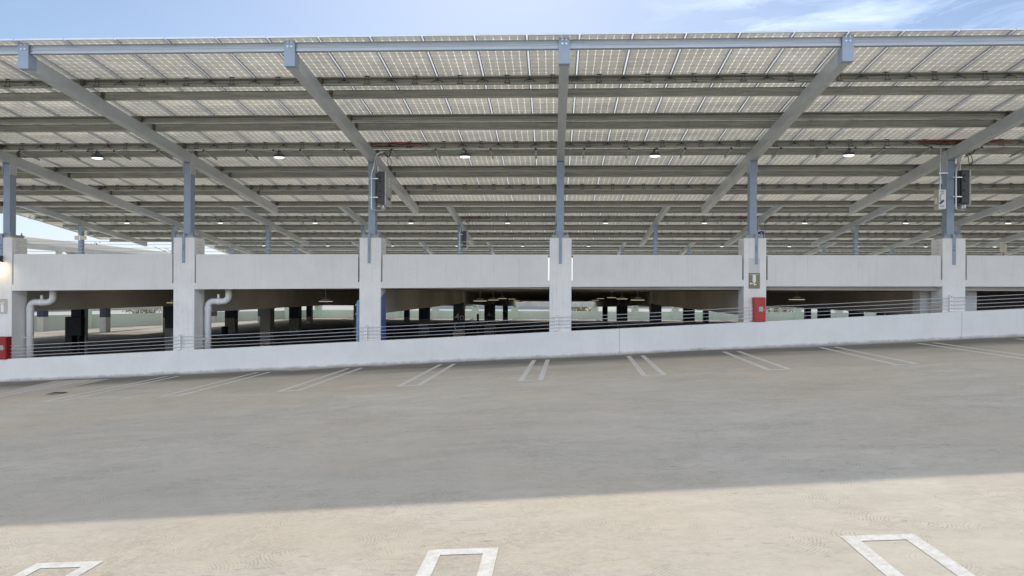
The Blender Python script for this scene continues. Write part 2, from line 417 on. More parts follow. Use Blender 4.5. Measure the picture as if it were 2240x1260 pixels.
for i in list(IR)[:-1]:
    xa=X0+B*i+.006+CW; xb=X0+B*(i+1)+.006-CW
    za,zb=interp(SB,xa),interp(SB,xb);g=.045
    ta,tb=za+.183,zb+.183
    top=1.112+.0004*(xa+10)
    top2=1.112+.0004*(xb+10)
    # lower continuous band and the raised panel, one profile with slits at the ends
    poly=[(xa-.002,za),(xb+.002,zb),(xb+.002,tb),(xb-g,tb),(xb-g,top2-.04),(xb-g-.03,top2),(xa+g+.03,top),(xa+g,top-.04),(xa+g,ta),(xa-.002,ta)]
    # split in two convex-ish prisms to keep the faces clean
    b=MB()
    b.prism([(xa-.002,za),(xb+.002,zb),(xb+.002,tb),(xa-.002,ta)],'y',18.826,19.05)
    b.prism([(xa+g,ta),(xb-g,tb),(xb-g,top2-.03),(xb-g-.03,top2),(xa+g+.03,top),(xa+g,top-.03)],'y',18.8262,19.05)
    link('spandrel',b.mesh('spandrel',M['wall']),G)
# low sloping wall along the ramp, in lengths with open joints
def wt(x):return -1.077+.0562*x
segs=[-27.5,1.87,11.30,33]
for xa,xb in zip(segs[:-1],segs[1:]):
    xa+=.0025;xb-=.0025
    b=MB();n=6
    for k in range(n):
        x1=xa+(xb-xa)*k/n;x2=xa+(xb-xa)*(k+1)/n
        b.hexa([(x1,18.66,gz(x1)-.3),(x2,18.66,gz(x2)-.3),(x2,18.815,gz(x2)-.3),(x1,18.815,gz(x1)-.3),(x1,18.66,wt(x1)),(x2,18.66,wt(x2)),(x2,18.815,wt(x2)),(x1,18.815,wt(x1))])
    me=MB();
    b2=MB();b2.hexa([(xa,18.66,gz(xa)-.3),(xb,18.66,gz(xb)-.3),(xb,18.815,gz(xb)-.3),(xa,18.815,gz(xa)-.3),(xa,18.66,wt(xa)),(xb,18.66,wt(xb)),(xb,18.815,wt(xb)),(xa,18.815,wt(xa))])
    link('ramp_wall',b2.mesh('ramp_wall',M['rampwall']),G,bevel=.01)
# core pier behind the right column
b=MB();a0=at(2013,650,19.6).x;a1=at(2137,650,19.6).x;b.box(a0,a1,19.6,20.02,-3.4,.139)
link('concrete_pier',b.mesh('concrete_pier',M['wall']),G,bevel=.01)
# beams that run back from each column
bz=[(19.39,-.60),(36.62,-.545),(37.2,-.545),(54.4,-.99),(55.2,-.99),(72.4,-1.36),(73,-1.36),(90.4,-1.70)]
for i in range(-8,9):
    xc=X0+B*i
    for k in range(0,8,2):
        if i<-5 and k==0: pass
        (ya,za),(yb,zb)=bz[k],bz[k+1]
        b=MB();h=.2;t=.9
        b.hexa([(xc-h,ya,za),(xc+h,ya,za),(xc+h,yb,zb),(xc-h,yb,zb),(xc-h,ya,za+.72),(xc+h,ya,za+.72),(xc+h,yb,zb+.72 if k else zb+.68),(xc-h,yb,zb+.72 if k else zb+.68)])
        link('ceiling_beam',b.mesh('ceiling_beam',M['soffit']),G)
# interior columns
for ln,(Y,hw,zt,zband) in enumerate(((36.9,.29,-.5,-2.05),(54.8,.43,-.9,-2.15),(72.7,.27,-1.3,-2.65))):
    for i in range(-8,9):
        xc=X0+B*i
        plain=(i==-3 and ln<2) or (ln==0 and i==-2)
        h=hw if not (i<=-6) else .28
        b=MB();
        if plain: b.box(xc-h,xc+h,Y-.29,Y+.29,-3.4,zt)
        else:
            b.box(xc-h,xc+h,Y-.29,Y+.29,-3.4,zband);b.box(xc-h,xc+h,Y-.29,Y+.29,zband,zt,1)
        c=link('interior_column',b.mesh('interior_column',[M['incol'],M['navy']]),G)
        if (i,ln) in ((-1,0),(-1,1),(-1,2)):
            w=.23 if ln==0 else .3
            big=text('level_letter','4',.52,(0,0,0),(R(90),0,0),M['white'],c)
            small=text('level_letter','D' if ln==0 else 'C',.34,(0,0,0),(R(90),0,0),M['white'],c)
            z=at(1008,693,Y).z if ln==0 else (-1.75 if ln==1 else -1.9)
            big.location=(xc-.07,Y-.295,z);small.location=(xc+.20,Y-.295,z-.05)
            mb=MB();pts=[Vector((xc-.05+.17*math.cos(t),Y-.294,z-.52+.24*math.sin(t))) for t in [R(110+14*k) for k in range(11)]]
            mb.tube(pts,.022,6)
            link('level_symbol',mb.mesh('level_symbol',M['white']),c,loc=(0,0,0))
# far outer wall: parapet, pilasters and edge beam
pathw=[(-45.5,55.),(-32.9,90.6),(60,90.6)]
def wallrun(p,q,thk,z0,z1,z0b=None,z1b=None):
    p,q=Vector(p),Vector(q);d=(q-p).normalized();nrm=Vector((-d.y,d.x))*thk
    z0b=z0 if z0b is None else z0b;z1b=z1 if z1b is None else z1b
    b=MB();b.hexa([(p.x,p.y,z0),(q.x,q.y,z0b),(q.x+nrm.x,q.y+nrm.y,z0b),(p.x+nrm.x,p.y+nrm.y,z0),(p.x,p.y,z1),(q.x,q.y,z1b),(q.x+nrm.x,q.y+nrm.y,z1b),(p.x+nrm.x,p.y+nrm.y,z1)])
    return b
for a,c in zip(pathw[:-1],pathw[1:]):
    link('far_parapet',wallrun(a,c,.25,-3.4,-2.08 if a[0]<-40 else -2.36,None,-2.36).mesh('far_parapet',M['green']),G)
link('edge_beam',wallrun((-32.9,90.6),(60,90.6),.4,-1.76,-.9).mesh('edge_beam',M['soffit']),G)
link('edge_beam',wallrun((-45.5,55),(-32.9,90.6),.4,-1.80,-.1,-1.76,-.9).mesh('edge_beam',M['soffit']),G)
for i in range(-6,11):
    xc=X0+B*i;b=MB();b.box(xc-.47,xc+.47,90.42,90.9,-3.4,-1.2)
    link('pilaster',b.mesh('pilaster',M['green']),G)
for t in (.13,.36,.6,.84):
    x=-45.5+12.6*t;y=55+35.6*t;b=MB();b.box(x-.1,x+.8,y-.35,y+.3,-3.4,-1.2);link('pilaster',b.mesh('pilaster',M['green']),G)
for sx in (-46,59.8):
    b=MB();b.box(sx,sx+.2,19.1,54 if sx<0 else 90.4,-3.4,1.0 if sx>0 else -1.2);link('side_wall',b.mesh('side_wall',M['wall']),G)

# ------------------------------------------------------------------ SOLAR CANOPIES
SL=-.1229; TILT=math.atan(SL)
def zb(Y): return 3.818+SL*(Y-18.99)      # underside of the tilted beams
BD=.29; PD=.19
def zp(Y): return zb(Y)+BD+PD              # underside of the panel field
PX=1.0335; PXO=at(1268.3,77,12.82).x
ROW0=12.83; ROWP=2.083
CXL,CXR=-29.7,49.5
PUR=[13.05,14.58,15.27,16.70,17.27,18.70,19.36,20.84,21.45,22.93,23.54,25.10]
def panel_mesh():
    b=MB();W=.5;L=1.032;t=.04
    b.add([(-W,-L,.034),(-W,L,.034),(W,L,.034),(W,-L,.034)],[(0,1,2,3)],0)
    f=.022
    b.box(-W,-W+f,-L,L,0,t,1);b.box(W-f,W,-L,L,0,t,1)
    b.box(-W+f,W-f,-L,-L+f,0,t,1);b.box(-W+f,W-f,L-f,L,0,t,1)
    b.add([(W,-L,.02),(W,L,.02),(W+.0335,L,.02),(W+.0335,-L,.02)],[(0,1,2,3)],2)
    b.add([(-W,L,.024),(-W,L+.036,.024),(W+.0335,L+.036,.024),(W+.0335,L,.024)],[(0,1,2,3)],2)
    return b
pb=panel_mesh()
pm=pb.mesh('solar_panel',[M['pv'],M['alu'],M['seam_fill']])
def set_uv(me):
    uvl=me.uv_layers.new(name='uv')
    for p in me.polygons:
        if p.material_index==0:
            for li,c in zip(p.loop_indices,((0,0),(0,2.064),(1.0,2.064),(1.0,0))): uvl.data[li].uv=c
set_uv(pm)
def purlin_mesh(w):
    # C section, open to the front (-y); long along x
    b=MB();h=PD-.004;x0,x1=CXL-.05,CXR+.05;t=.008;fl=.065
    if w: # web in front
        b.box(x0,x1,-.032,-.032+t,0,h);b.box(x0,x1,-.032+t,-.032+fl,0,t);b.box(x0,x1,-.032+t,-.032+fl,h-t,h)
        b.box(x0,x1,-.046,-.032,.0,.012);b.box(x0,x1,-.046,-.032,h-.012,h)
        b.box(x0,x1,-.038,-.032,.075,.092)
    else:
        b.box(x0,x1,.028,.028+t,0,h);b.box(x0,x1,-.04,.028,0,t);b.box(x0,x1,-.04,.028,h-t,h)
        b.box(x0,x1,-.04,-.034,t,.026);b.box(x0,x1,-.04,-.034,h-.03,h-t)
        b.box(x0,x1,.016,.028,.085,.10)
    return b.mesh('purlin',M['galv'])
pmW,pmO=purlin_mesh(1),purlin_mesh(0)
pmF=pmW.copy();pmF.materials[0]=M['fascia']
def loopA(): # two leads dropping from a junction box and splaying on the flange
    b=MB();r=.0055
    for s in (-1,1):
        b.tube([(s*.075,-.01,.19),(s*.045,-.015,.185),(s*.028,-.02,.15),(s*.03,-.03,.09),(s*.05,-.045,.035),(s*.06,-.05,.012)],r,5,smooth=1)
    b.box(-.075,.075,-.058,-.04,.004,.016)
    b.box(-.05,.05,-.02,.02,.175,.198)
    return b
def loopB(): # arched lead between two panels, clipped in the middle
    b=MB();r=.0075
    b.tube([(-.125,-.05,.022),(-.118,-.045,.05),(-.07,-.03,.085),(0,-.028,.092),(.07,-.03,.085),(.118,-.045,.05),(.125,-.05,.022)],r,5,smooth=2)
    b.box(-.045,.045,-.045,-.02,.08,.10);b.box(-.008,.008,-.02,0,.09,.16)
    return b
mA=loopA();mB_=loopB()
meA=mA.mesh('cable_loop',M['wire']);meB=mB_.mesh('cable_loop',M['wire'])
def placed(dst,src,M4,mo=0):
    dst.add([M4@Vector(v) for v in src.v],src.f,0);
    dst.m[-len(src.f):]=src.m[:]
def tri_tilt(x,Y,z): return Matrix.Translation((x,Y,z))@Matrix.Rotation(TILT,4,'X')
# beam mesh shared: built in local x, world Y/z relative to base at (x, D1)
def beam():
    b=MB();h=.1;Ya,Yb=13.115,25.12
    b.hexa([(-h,Ya,zb(Ya)),(h,Ya,zb(Ya)),(h,Yb,zb(Yb)),(-h,Yb,zb(Yb)),(-h,Ya,zb(Ya)+BD),(h,Ya,zb(Ya)+BD),(h,Yb,zb(Yb)+BD),(-h,Yb,zb(Yb)+BD)])
    return b.mesh('support_beam',M['steel'])
def clip_mb():
    b=MB()
    for Y in (0.,):
        z=0.
        b.box(.03,.10,Y-.055,Y-.049,z,z+PD-.01)
        b.box(.10,.106,Y-.05,Y+.035,z+.002,z+PD-.02)
        for dz in (.05,.12): b.cyl((.065,Y-.068,z+dz),(.065,Y-.05,z+dz),.012,n=6)
    return b
def endplate():
    b=MB();Y=12.975;z0=zb(13.1)-.006
    b.box(-.108,.108,Y,Y+.012,z0,z0+.505)
    b.box(-.108,-.1012,Y+.012,Y+.22,z0,z0+.30);b.box(.1012,.108,Y+.012,Y+.22,z0,z0+.30)
    b.box(-.1,.1,Y+.012,Y+.14,z0,z0+.006)
    return b.mesh('end_plate',M['bluesteel'])
def bolts():
    b=MB();Y=12.975;z0=zb(13.1)-.006
    for dx in (-.038,.038):
        for dz in (.39,.475):
            b.cyl((dx,Y-.016,z0+dz),(dx,Y+.002,z0+dz),.014,n=8);b.cyl((dx,Y-.004,z0+dz),(dx,Y,z0+dz),.022,n=10)
    return b.mesh('bolt_set',M['conduit'])
def post(zlow):
    b=MB();h=.101;b.box(-h,h,18.99,19.22,zlow,zb(19.1)-.001)
    return b.mesh('steel_column',M['bluesteel'])
def gusset():
    b=MB()
    for s in (-1,1):
        x0,x1=(.1015,.112) if s>0 else (-.112,-.1015)
        b.box(x0,x1,18.97,19.24,zb(19.24)-.30,zb(18.97)+BD-.012)
    return b.mesh('gusset_plate',M['steel'])
def baseplate():
    b=MB();b.box(-.25,.25,18.84,19.37,1.665,1.69);b.box(-.24,.24,18.86,19.35,1.6,1.664,1)
    for dx in (-.2,.2):
        for dy in (18.9,19.31):
            b.cyl((dx,dy,1.69),(dx,dy,1.775),.014,n=8);b.cyl((dx,dy,1.69),(dx,dy,1.72),.028,n=6)
    return b.mesh('base_plate',[M['bluesteel'],M['dirty']])
def strap():
    b=MB();b.box(-.04,.04,18.796,18.818,.86,1.715);b.box(-.04,.04,18.818,18.99,1.692,1.715)
    for z in (1.27,1.37): b.cyl((0,18.775,z),(0,18.797,z),.026,n=6);b.cyl((0,18.76,z),(0,18.78,z),.014,n=8)
    return b.mesh('anchor_strap',M['bluesteel'])
meBeam,meClip,meEnd,meBolt,meGus,meBase,meStrap=beam(),clip_mb().mesh('purlin_clip',M['galv2']),endplate(),bolts(),gusset(),baseplate(),strap()
mePost=post(1.69)
def strut():
    b=MB();Ya,Yb=18.66,19.42;za,zb_=zb(Ya)+BD-.075,zb(Yb)+BD-.075
    b.hexa([(-.022,Ya,za),(.022,Ya,za),(.022,Yb,zb_),(-.022,Yb,zb_),(-.022,Ya,za+.045),(.022,Ya,za+.045),(.022,Yb,zb_+.045),(-.022,Yb,zb_+.045)])
    b.box(-.026,.026,Ya-.004,Ya,za-.002,za+.047,1)
    for Y in (18.70,19.36): b.cyl((0,Y,zb(Y)+BD-.04),(0,Y,zb(Y)+BD+.01),.01,n=6,mi=1)
    return b.mesh('cross_strut',[M['galv'],M['black']])
meStrut=strut()
CN=['nearest','middle','farthest']
canopies=[]
for c in range(3):
    yo=P*c
    E0=Vector((X0,19.1+yo,1.6 if c==0 else .2))
    can=empty('solar_canopy',E0,['nearest tilted steel solar canopy with bolted end plates, rising over the white garage columns','second solar canopy seen below and behind the nearest one','farthest low solar canopy glimpsed just above the white wall'][c],'solar canopy','solar canopies')
    canopies.append(can)
    off=Vector((0,yo,0))
    for i in range(-5,9):
        x=X0+B*i
        bm=link('support_beam',meBeam,can,loc=Vector((x,0,0))+off-E0,bevel=.008 if c==0 else 0)
        if c==0:
            for Y in PUR[1:]: link('purlin_clip',meClip,bm,loc=(0,Y,zb(Y)+BD))
        ep=link('end_plate',meEnd,bm,loc=(0,0,0))
        if c==0: link('bolt_set',meBolt,bm,loc=(0,0,0))
        st=link('steel_column',mePost if c==0 else mePost,can,loc=Vector((x,0,0))+off-E0)
        link('gusset_plate',meGus,st,loc=(0,0,0));link('base_plate',meBase,st,loc=(0,0,0))
        if c==0: link('anchor_strap',meStrap,st,loc=({1:.04,-1:-.02}.get(i,0),0,0))
        else:
            b=MB();b.box(-.3,.3,18.8,19.4,-.9,1.6);link('pedestal',b.mesh('pedestal',M['column']),st,loc=(0,0,0))
    for k,Y in enumerate(PUR):
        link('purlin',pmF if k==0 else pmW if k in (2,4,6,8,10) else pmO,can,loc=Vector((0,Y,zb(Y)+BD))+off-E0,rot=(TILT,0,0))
    # struts
    sb=[]
    for i in range(-5,8):
        for fr in (.12,.35,.493,.636,.87):
            sb.append(X0+B*(i+fr))
    for x in sb: link('cross_strut',meStrut,can,loc=Vector((x,0,0))+off-E0)
    # panels
    items=[]
    n0=int(math.floor((CXL-PXO)/PX));n1=int((CXR-PXO)/PX)
    for r in range(6):
        Y=ROW0+ROWP*(r+.5)
        for n in range(n0,n1):
            x=PXO+PX*(n+.5)
            px,py,d=proj(x,Y+yo,zp(Y))
            items.append(((d if -60<px<2300 else 1e3+d),x,Y))
    items.sort()
    rest=MB()
    for k,(d,x,Y) in enumerate(items):
        if k<100: link('solar_panel',pm,can,loc=Vector((x,Y,zp(Y)))+off-E0,rot=(TILT,0,0))
        else: placed(rest,pb,tri_tilt(x,Y,zp(Y)))
    me=rest.mesh('solar_panel_field',[M['pv'],M['alu'],M['seam_fill']]);set_uv(me)
    o=link('solar_panel_field',me,can,loc=off-E0);o['kind']='stuff'
    # cable loops
    items=[]
    for pi in (1,5,9):
        Y=PUR[pi]
        for n in range(n0,n1):
            for kk,xx in ((0,PXO+PX*(n+.5)),(1,PXO+PX*(n+1))):
                if abs(((xx-X0+B/2)%B)-B/2)<.16: continue
                px,py,d=proj(xx,Y+yo,zp(Y));items.append(((d if -30<px<2270 else 1e3+d),kk,xx,Y))
    items.sort();rest=MB()
    for k,(d,kk,x,Y) in enumerate(items):
        z=zb(Y)+BD+.004
        x+=random.uniform(-.03,.03)
        if k<100: link('cable_loop',meB if kk else meA,can,loc=Vector((x,Y,z))+off-E0,rot=(0,0,random.uniform(-.15,.15)))
        else: placed(rest,mB_ if kk else mA,Matrix.Translation((x,Y,z)))
    o=link('cable_run',rest.mesh('cable_run',M['wire']),can,loc=off-E0);o['kind']='stuff'

# red and black string cables bundled along the fifth purlin near the inverters
def bundle(i,c,flip):
    x=X0+B*i;Y=PUR[5]-.03;z=zb(Y)+BD
    can=canopies[c];E0=can.location;yo=P*c
    for kk,mt in ((0,M['wire']),(1,M['redwire']),(2,M['wire']),(3,M['redwire'])):
        rnd=random.Random(i*7+kk+c)
        L=rnd.uniform(.9,1.7);L0=-.6 if flip else .14
        pts=[]
        n=9
        for k in range(n+1):
            xx=x+(L0+L*k/n if not flip else (-L0*0-1.1+ (L+.9)*k/n))
            pts.append((xx,Y+yo-.02*kk,z+.05+.03*kk+rnd.uniform(-.02,.025)))
        b=MB();b.tube(pts,.009,5,smooth=1)
        link('cable_bundle',b.mesh('cable_bundle',mt),can)
bundle(-1,0,False);bundle(2,0,True);bundle(-1,1,False);bundle(2,1,True)
for (c,fx) in ((0,-14.0+1.0),(0,X0-B+2.75)):
    x=PXO+PX*round((fx-PXO)/PX);Y=PUR[5]-.06;z=zb(Y)+BD
    b=MB();b.tube([(x,Y,z+.19),(x-.03,Y,z+.14),(x-.02,Y,z+.08),(x+.04,Y-.01,z+.03)],.009,5,smooth=1)
    link('cable_bundle',b.mesh('cable_bundle',M['redwire']),canopies[c])

# ------------------------------------------------------------------ FLOODLIGHTS
def flood(loc):
    e=empty('floodlight',loc,'x','floodlight','lit floodlights hung under the solar canopies')
    b=MB();b.lathe([(.045,.15),(.06,.10),(.11,.06),(.155,.02),(.16,-.02),(.15,-.03)],n=18)
    b.cyl((0,0,.14),(0,0,.30),.018,n=8)
    link('housing',b.mesh('housing',M['inv']),e,loc=(0,0,0),rot=(R(6),0,0),smooth=False)
    b=MB();b.lathe([(.148,-.031),(.14,-.055),(.10,-.075),(.03,-.082)],n=18)
    link('lens',b.mesh('lens',M['lens']),e,loc=(0,0,0),rot=(R(6),0,0))
    b=MB()
    for s in (-1,1): b.tube([(0,0,.12),(s*.25,.01,.13),(s*.6,.02,.17),(s*.95,.03,.19)],.006,5,smooth=1)
    link('supply_lead',b.mesh('supply_lead',M['conduit']),e,loc=(0,0,0))
    return e
fl0=None
for c in range(3):
    rng={0:range(-4,5),1:range(-5,6),2:range(-5,8)}[c]
    zl=at(1435,340,19.1).z+.02
    vis=[]
    for i in rng:
        x=X0+B*(i+.493)
        px,py,d=proj(x,19.1+P*c,zl)
        if -15<px<2255: vis.append((px,x))
    for q,(px,x) in enumerate(vis):
        loc=Vector((x,19.08+P*c,zl))
        if fl0 is None: fl0=e=flood(loc)
        else:
            e=copy_tree(fl0);e.location=loc
        e['label']=f"lit floodlight, {ORD[q]} from the left in the row under the {CN[c]} solar canopy"

# ------------------------------------------------------------------ INVERTERS
def inverter(loc):
    e=empty('inverter_box',loc,'x','inverter','solar inverters on the steel columns')
    # local: x to the right of column centre, y=0 at front face plane, z=0 at bottom
    b=MB();b.box(.215,.42,0,.62,.10,1.02)
    for k in range(5): b.box(.15,.215,.08+.1*k,.12+.1*k,.14,.98)
    link('housing',b.mesh('housing',M['inv']),e,loc=(0,0,0),bevel=.008)
    b=MB();b.box(.42,.462,-.012,.63,.36,1.03);b.box(.42,.458,-.012,.63,.05,.352)
    link('front_cover',b.mesh('front_cover',M['invface']),e,loc=(0,0,0),bevel=.008)
    b=MB();
    for k,z in enumerate((.86,.73,.45)):
        b.lathe([(.036,0),(.036,.01),(.028,.014)],n=16)
        for j in range(len(b.v)-48,len(b.v)):
            v=b.v[j];b.v[j]=(.275+v[0],-.002-v[2],z+v[1])
    b.box(.225,.33,-.01,0,.26,.31);
    link('fan_grille',b.mesh('fan_grille',M['black']),e,loc=(0,0,0))
    b=MB();
    for z in (.62,.72,.82): b.box(.4625,.465,.30,.42,z,z+.07)
    b.box(.4625,.466,.2,.5,.24,.31,1)
    link('warning_label',b.mesh('warning_label',[M['white'],M['inv']]),e,loc=(0,0,0))
    b=MB()
    b.tube([(.04,-.02,-.02),(.04,-.02,.80),(.045,-.02,1.0),(.10,-.01,1.14),(.11,0,1.32),(.13,.02,1.45),(.22,.05,1.56),(.34,.10,1.60)],.022,8,smooth=1)
    b.tube([(.20,.06,1.02),(.20,.06,1.22),(.21,.08,1.34),(.27,.12,1.45),(.36,.16,1.50)],.018,8,smooth=1)
    b.tube([(.04,-.02,-.02),(.05,-.02,-.08),(.12,0,-.10),(.30,.05,-.10),(.36,.1,-.06),(.36,.1,.06)],.022,8,smooth=1)
    for z in (1.20,1.24): b.cyl((.085,-.025,z),(.13,-.015,z),.03,n=8)
    b.lathe([(.06,-.10),(.075,-.06),(.06,.04)],(.33,.18,.02),n=12)
    link('conduit',b.mesh('conduit',M['conduit']),e,loc=(0,0,0))
    b=MB()
    for z in (.26,.80): b.box(-.02,.22,-.004,.03,z,z+.03)
    link('mounting_bracket',b.mesh('mounting_bracket',M['conduit']),e,loc=(0,0,0))
    b=MB()
    b.tube([(.34,.10,1.60),(.42,.10,1.54),(.50,.08,1.44),(.56,.05,1.50),(.58,0,1.68),(.62,-.05,1.82)],.012,6,smooth=2)
    b.tube([(.36,.16,1.50),(.47,.14,1.46),(.47,.13,1.28),(.52,.12,1.14),(.58,.12,1.26),(.56,.12,1.42),(.46,.12,1.50)],.009,6,smooth=2)
    link('loose_cable',b.mesh('loose_cable',M['wire']),e,loc=(0,0,0))
    return e
zi=at(835,451,18.84).z-.02
inv=inverter((X0-B,18.83,zi))
inv['label']='charcoal inverter box with light grey cover on the steel column left of centre'
for (i,c,l,dz) in ((2,0,'black inverter box on the right-hand steel column, beside the white disconnect switch',0),(-1,1,'small distant inverter box on a column behind the wire railing, left of centre',0),(2,1,'distant black inverter box half hidden behind a white column, right of centre',0)):
    e=copy_tree(inv);e.location=(X0+B*i,18.83+P*c,zi+dz);e['label']=l
# conduit fixing for extra label
b=MB()
e=empty('disconnect_switch',(X0+2*B-.33,18.8,2.42),'white electrical disconnect switch box with black handle on the right-hand steel column','switch box')
b.box(-.10,.10,0,.24,0,.54);link('enclosure',b.mesh('enclosure',M['white']),e,loc=(0,0,0),bevel=.008)
b=MB();b.box(-.105,-.1005,.01,.23,.01,.53);b.box(-.1075,-.1055,.07,.17,.15,.33,1);b.box(-.1075,-.1055,.07,.17,.11,.13,2);link('side_cover',b.mesh('side_cover',[M['signpale'],M['white'],M['red']]),e,loc=(0,0,0))
b=MB();b.box(-.075,.0,-.03,-.003,.16,.20);
hm=Matrix.Translation((-.03,-.015,.19))@Matrix.Rotation(R(-40),4,'Y')
b=MB();b.box(-.07,.07,-.016,.012,-.022,.022,0,hm);link('handle',b.mesh('handle',M['inv']),e,loc=(0,0,0))
b=MB();b.tube([(.02+.09*math.cos(t),-.003,.31+.12*math.sin(t)) for t in [R(80+15*k) for k in range(12)]],.007,5)
link('dial_marking',b.mesh('dial_marking',M['inv']),e,loc=(0,0,0))
text('switch_letter','ON',.07,(-.01,-.003,.48),(R(90),0,0),M['bluepaint'],e);text('switch_letter','OFF',.07,(-.01,-.003,.07),(R(90),0,0),M['bluepaint'],e)
b=MB();b.tube([(-.01,.10,.54),(-.01,.10,1.25),(0,.11,1.45),(.03,.13,1.55),(.03,.14,1.92)],.02,8,smooth=1);b.box(-.05,.2,.08,.13,1.0,1.03)
link('conduit',b.mesh('conduit',M['conduit']),e,loc=(0,0,0))

# ------------------------------------------------------------------ WIRE RAILINGS
gaps=['first','second','third','fourth','fifth','sixth']
zc=[(-21.5,-1.91),(-15.92,-1.592),(-10.76,-1.29),(-5.59,-1.004),(-.07,-.678),(5.33,-.364),(10.93,-.068),(13.03,.043),(16.5,.25),(22,.56)]
for q,i in enumerate(range(-4,4)):
    xa=X0+B*i;xb=X0+B*(i+1)
    pa,pb_=proj(xa,18.7,0)[0],proj(xb,18.7,0)[0]
    if i==-4: desc='leftmost sloping wire railing, cut by the photo edge left of the red cabinet'
    elif i<2: desc=f"four sloping steel wires above the ramp wall across the {ORD[i+3]} opening from the left"
    else: desc=f"four sloping steel wires above the ramp wall, {'at the right photo edge' if i==2 else 'beyond the right photo edge'}"
    if i==3: continue
    e=empty('wire_railing',(xa,18.76,interp(zc,xa)-.4),desc,'wire railing','sloping wire railings on the ramp wall')
    for k in range(4):
        b=MB();pts=[]
        for t in range(0,9):
            x=xa-.1+(B)*t/8;pts.append((x,18.755,interp(zc,xa-.1)*(1-t/8)+interp(zc,xb-.1)*t/8-.1*k-.012*math.sin(math.pi*t/8)))
        b.tube(pts,.0085,6);link('wire',b.mesh('wire',M['rope']),e)
    b=MB();z=interp(zc,xa-.1)
    b.box(xa-.14,xa-.055,18.752,18.775,z-.37,z+.085);b.box(xa-.14,xa-.13,18.775,18.818,z-.37,z+.085)
    for k in range(5): b.cyl((xa-.097,18.744,z-.1*k+.04*(k==0)),(xa-.097,18.752,z-.1*k+.04*(k==0)),.012,n=6,mi=1)
    link('post_bracket',b.mesh('post_bracket',[M['white'],M['inv']]),e)
for q,i in enumerate(range(-5,6)):
    xa=X0+B*i+CW+.006;xb=X0+B*(i+1)-CW+.006
    px=proj((xa+xb)/2,18.9,1.3)[0]
    if px<-150 or px>2400: continue
    n=i+3
    d=(f"four level steel wires above the white wall, {ORD[n]} full bay from the left" if 0<=n<5 else ('level wires above the wall cut by the left photo edge' if n<0 else 'level wires above the wall at the right photo edge'))
    e=empty('wire_railing',(xa,18.98,1.11),d,'wire railing','level wire railings above the white wall')
    for k,z in enumerate((1.505,1.405,1.305,1.20)):
        b=MB();b.tube([(xa+(xb-xa)*t/6,18.98,z-.008*math.sin(math.pi*t/6)) for t in range(7)],.0065,6)
        b.cyl((xa+.002,18.98,z),(xa+.09,18.98,z),.013,n=8);b.cyl((xb-.09,18.98,z),(xb-.002,18.98,z),.013,n=8)
        link('wire',b.mesh('wire',M['rope']),e)

# ------------------------------------------------------------------ PIPES
def drain(px0,w,pyel,pxup,lab,mat,pytop):
    Y=19.30;p=at(px0,700,Y);q=at(pxup,pyel,Y);zt=at(px0,pyel,Y).z
    e=empty('drain_pipe',(p.x,Y,-3.4),lab,'drain pipe','white drain pipes' if mat is M['pvc'] else None)
    r=w/2;X1=q.x;R_=.17
    pts=[(p.x,Y,-3.4),(p.x,Y,zt-R_)]+[(p.x+R_-R_*math.cos(t),Y,zt-R_+R_*math.sin(t)) for t in [R(15*k) for k in range(1,7)]]
    pts+=[(X1-R_,Y,zt)]+[(X1-R_+R_*math.sin(t),Y,zt+R_-R_*math.cos(t)) for t in [R(15*k) for k in range(1,7)]]+[(X1,Y,.14)]
    b=MB();b.tube(pts,r,16);link('pipe',b.mesh('pipe',mat),e,smooth=True)
    b=MB()
    b.cyl((p.x,Y,zt-R_-.12),(p.x,Y,zt-R_),r*1.07,n=16);xm=(p.x+X1)/2
    b.cyl((xm-.03,Y,zt),(xm+.08,Y,zt),r*1.07,n=16)
    link('coupling',b.mesh('coupling',mat),e)
    b=MB();b.cyl((xm-.02,Y,zt),(xm+.03,Y,zt),r*1.15,n=16);b.box(xm-.025,xm+.035,Y-.02,Y+.02,zt+r,.10 if lab.endswith('rod') else zt+r+.12)
    b.box(p.x-r-.12,p.x+r+.01,Y-.02,Y+.02,-1.40,-1.36)
    link('pipe_clamp',b.mesh('pipe_clamp',M['white']),e)
drain(66,.19,661,116,'white drain pipe with two elbows beside the leftmost column',M['pvc'],637)
drain(455,.185,659,500,'white drain pipe with two elbows in the second opening from the left',M['pvc'],634)
e=empty('sprinkler_pipe',at(783,700,19.2)*1,'pale blue pipe rising just left of the second inverter column base','pipe')
p=at(783,700,19.2);zt=at(783,657,19.2).z
b=MB();b.tube([(p.x,19.2,-3.4),(p.x,19.2,zt-.1),(p.x+.02,19.2,zt-.03),(p.x+.1,19.2,zt),(p.x+.35,19.2,zt)],.047,10,smooth=1)
link('pipe',b.mesh('pipe',M['ltblue']),e,smooth=True)
b=MB()
for z in (zt-.14,-.62): b.cyl((p.x,19.2,z-.035),(p.x,19.2,z+.035),.075,n=10)
link('flange',b.mesh('flange',M['ltblue']),e)

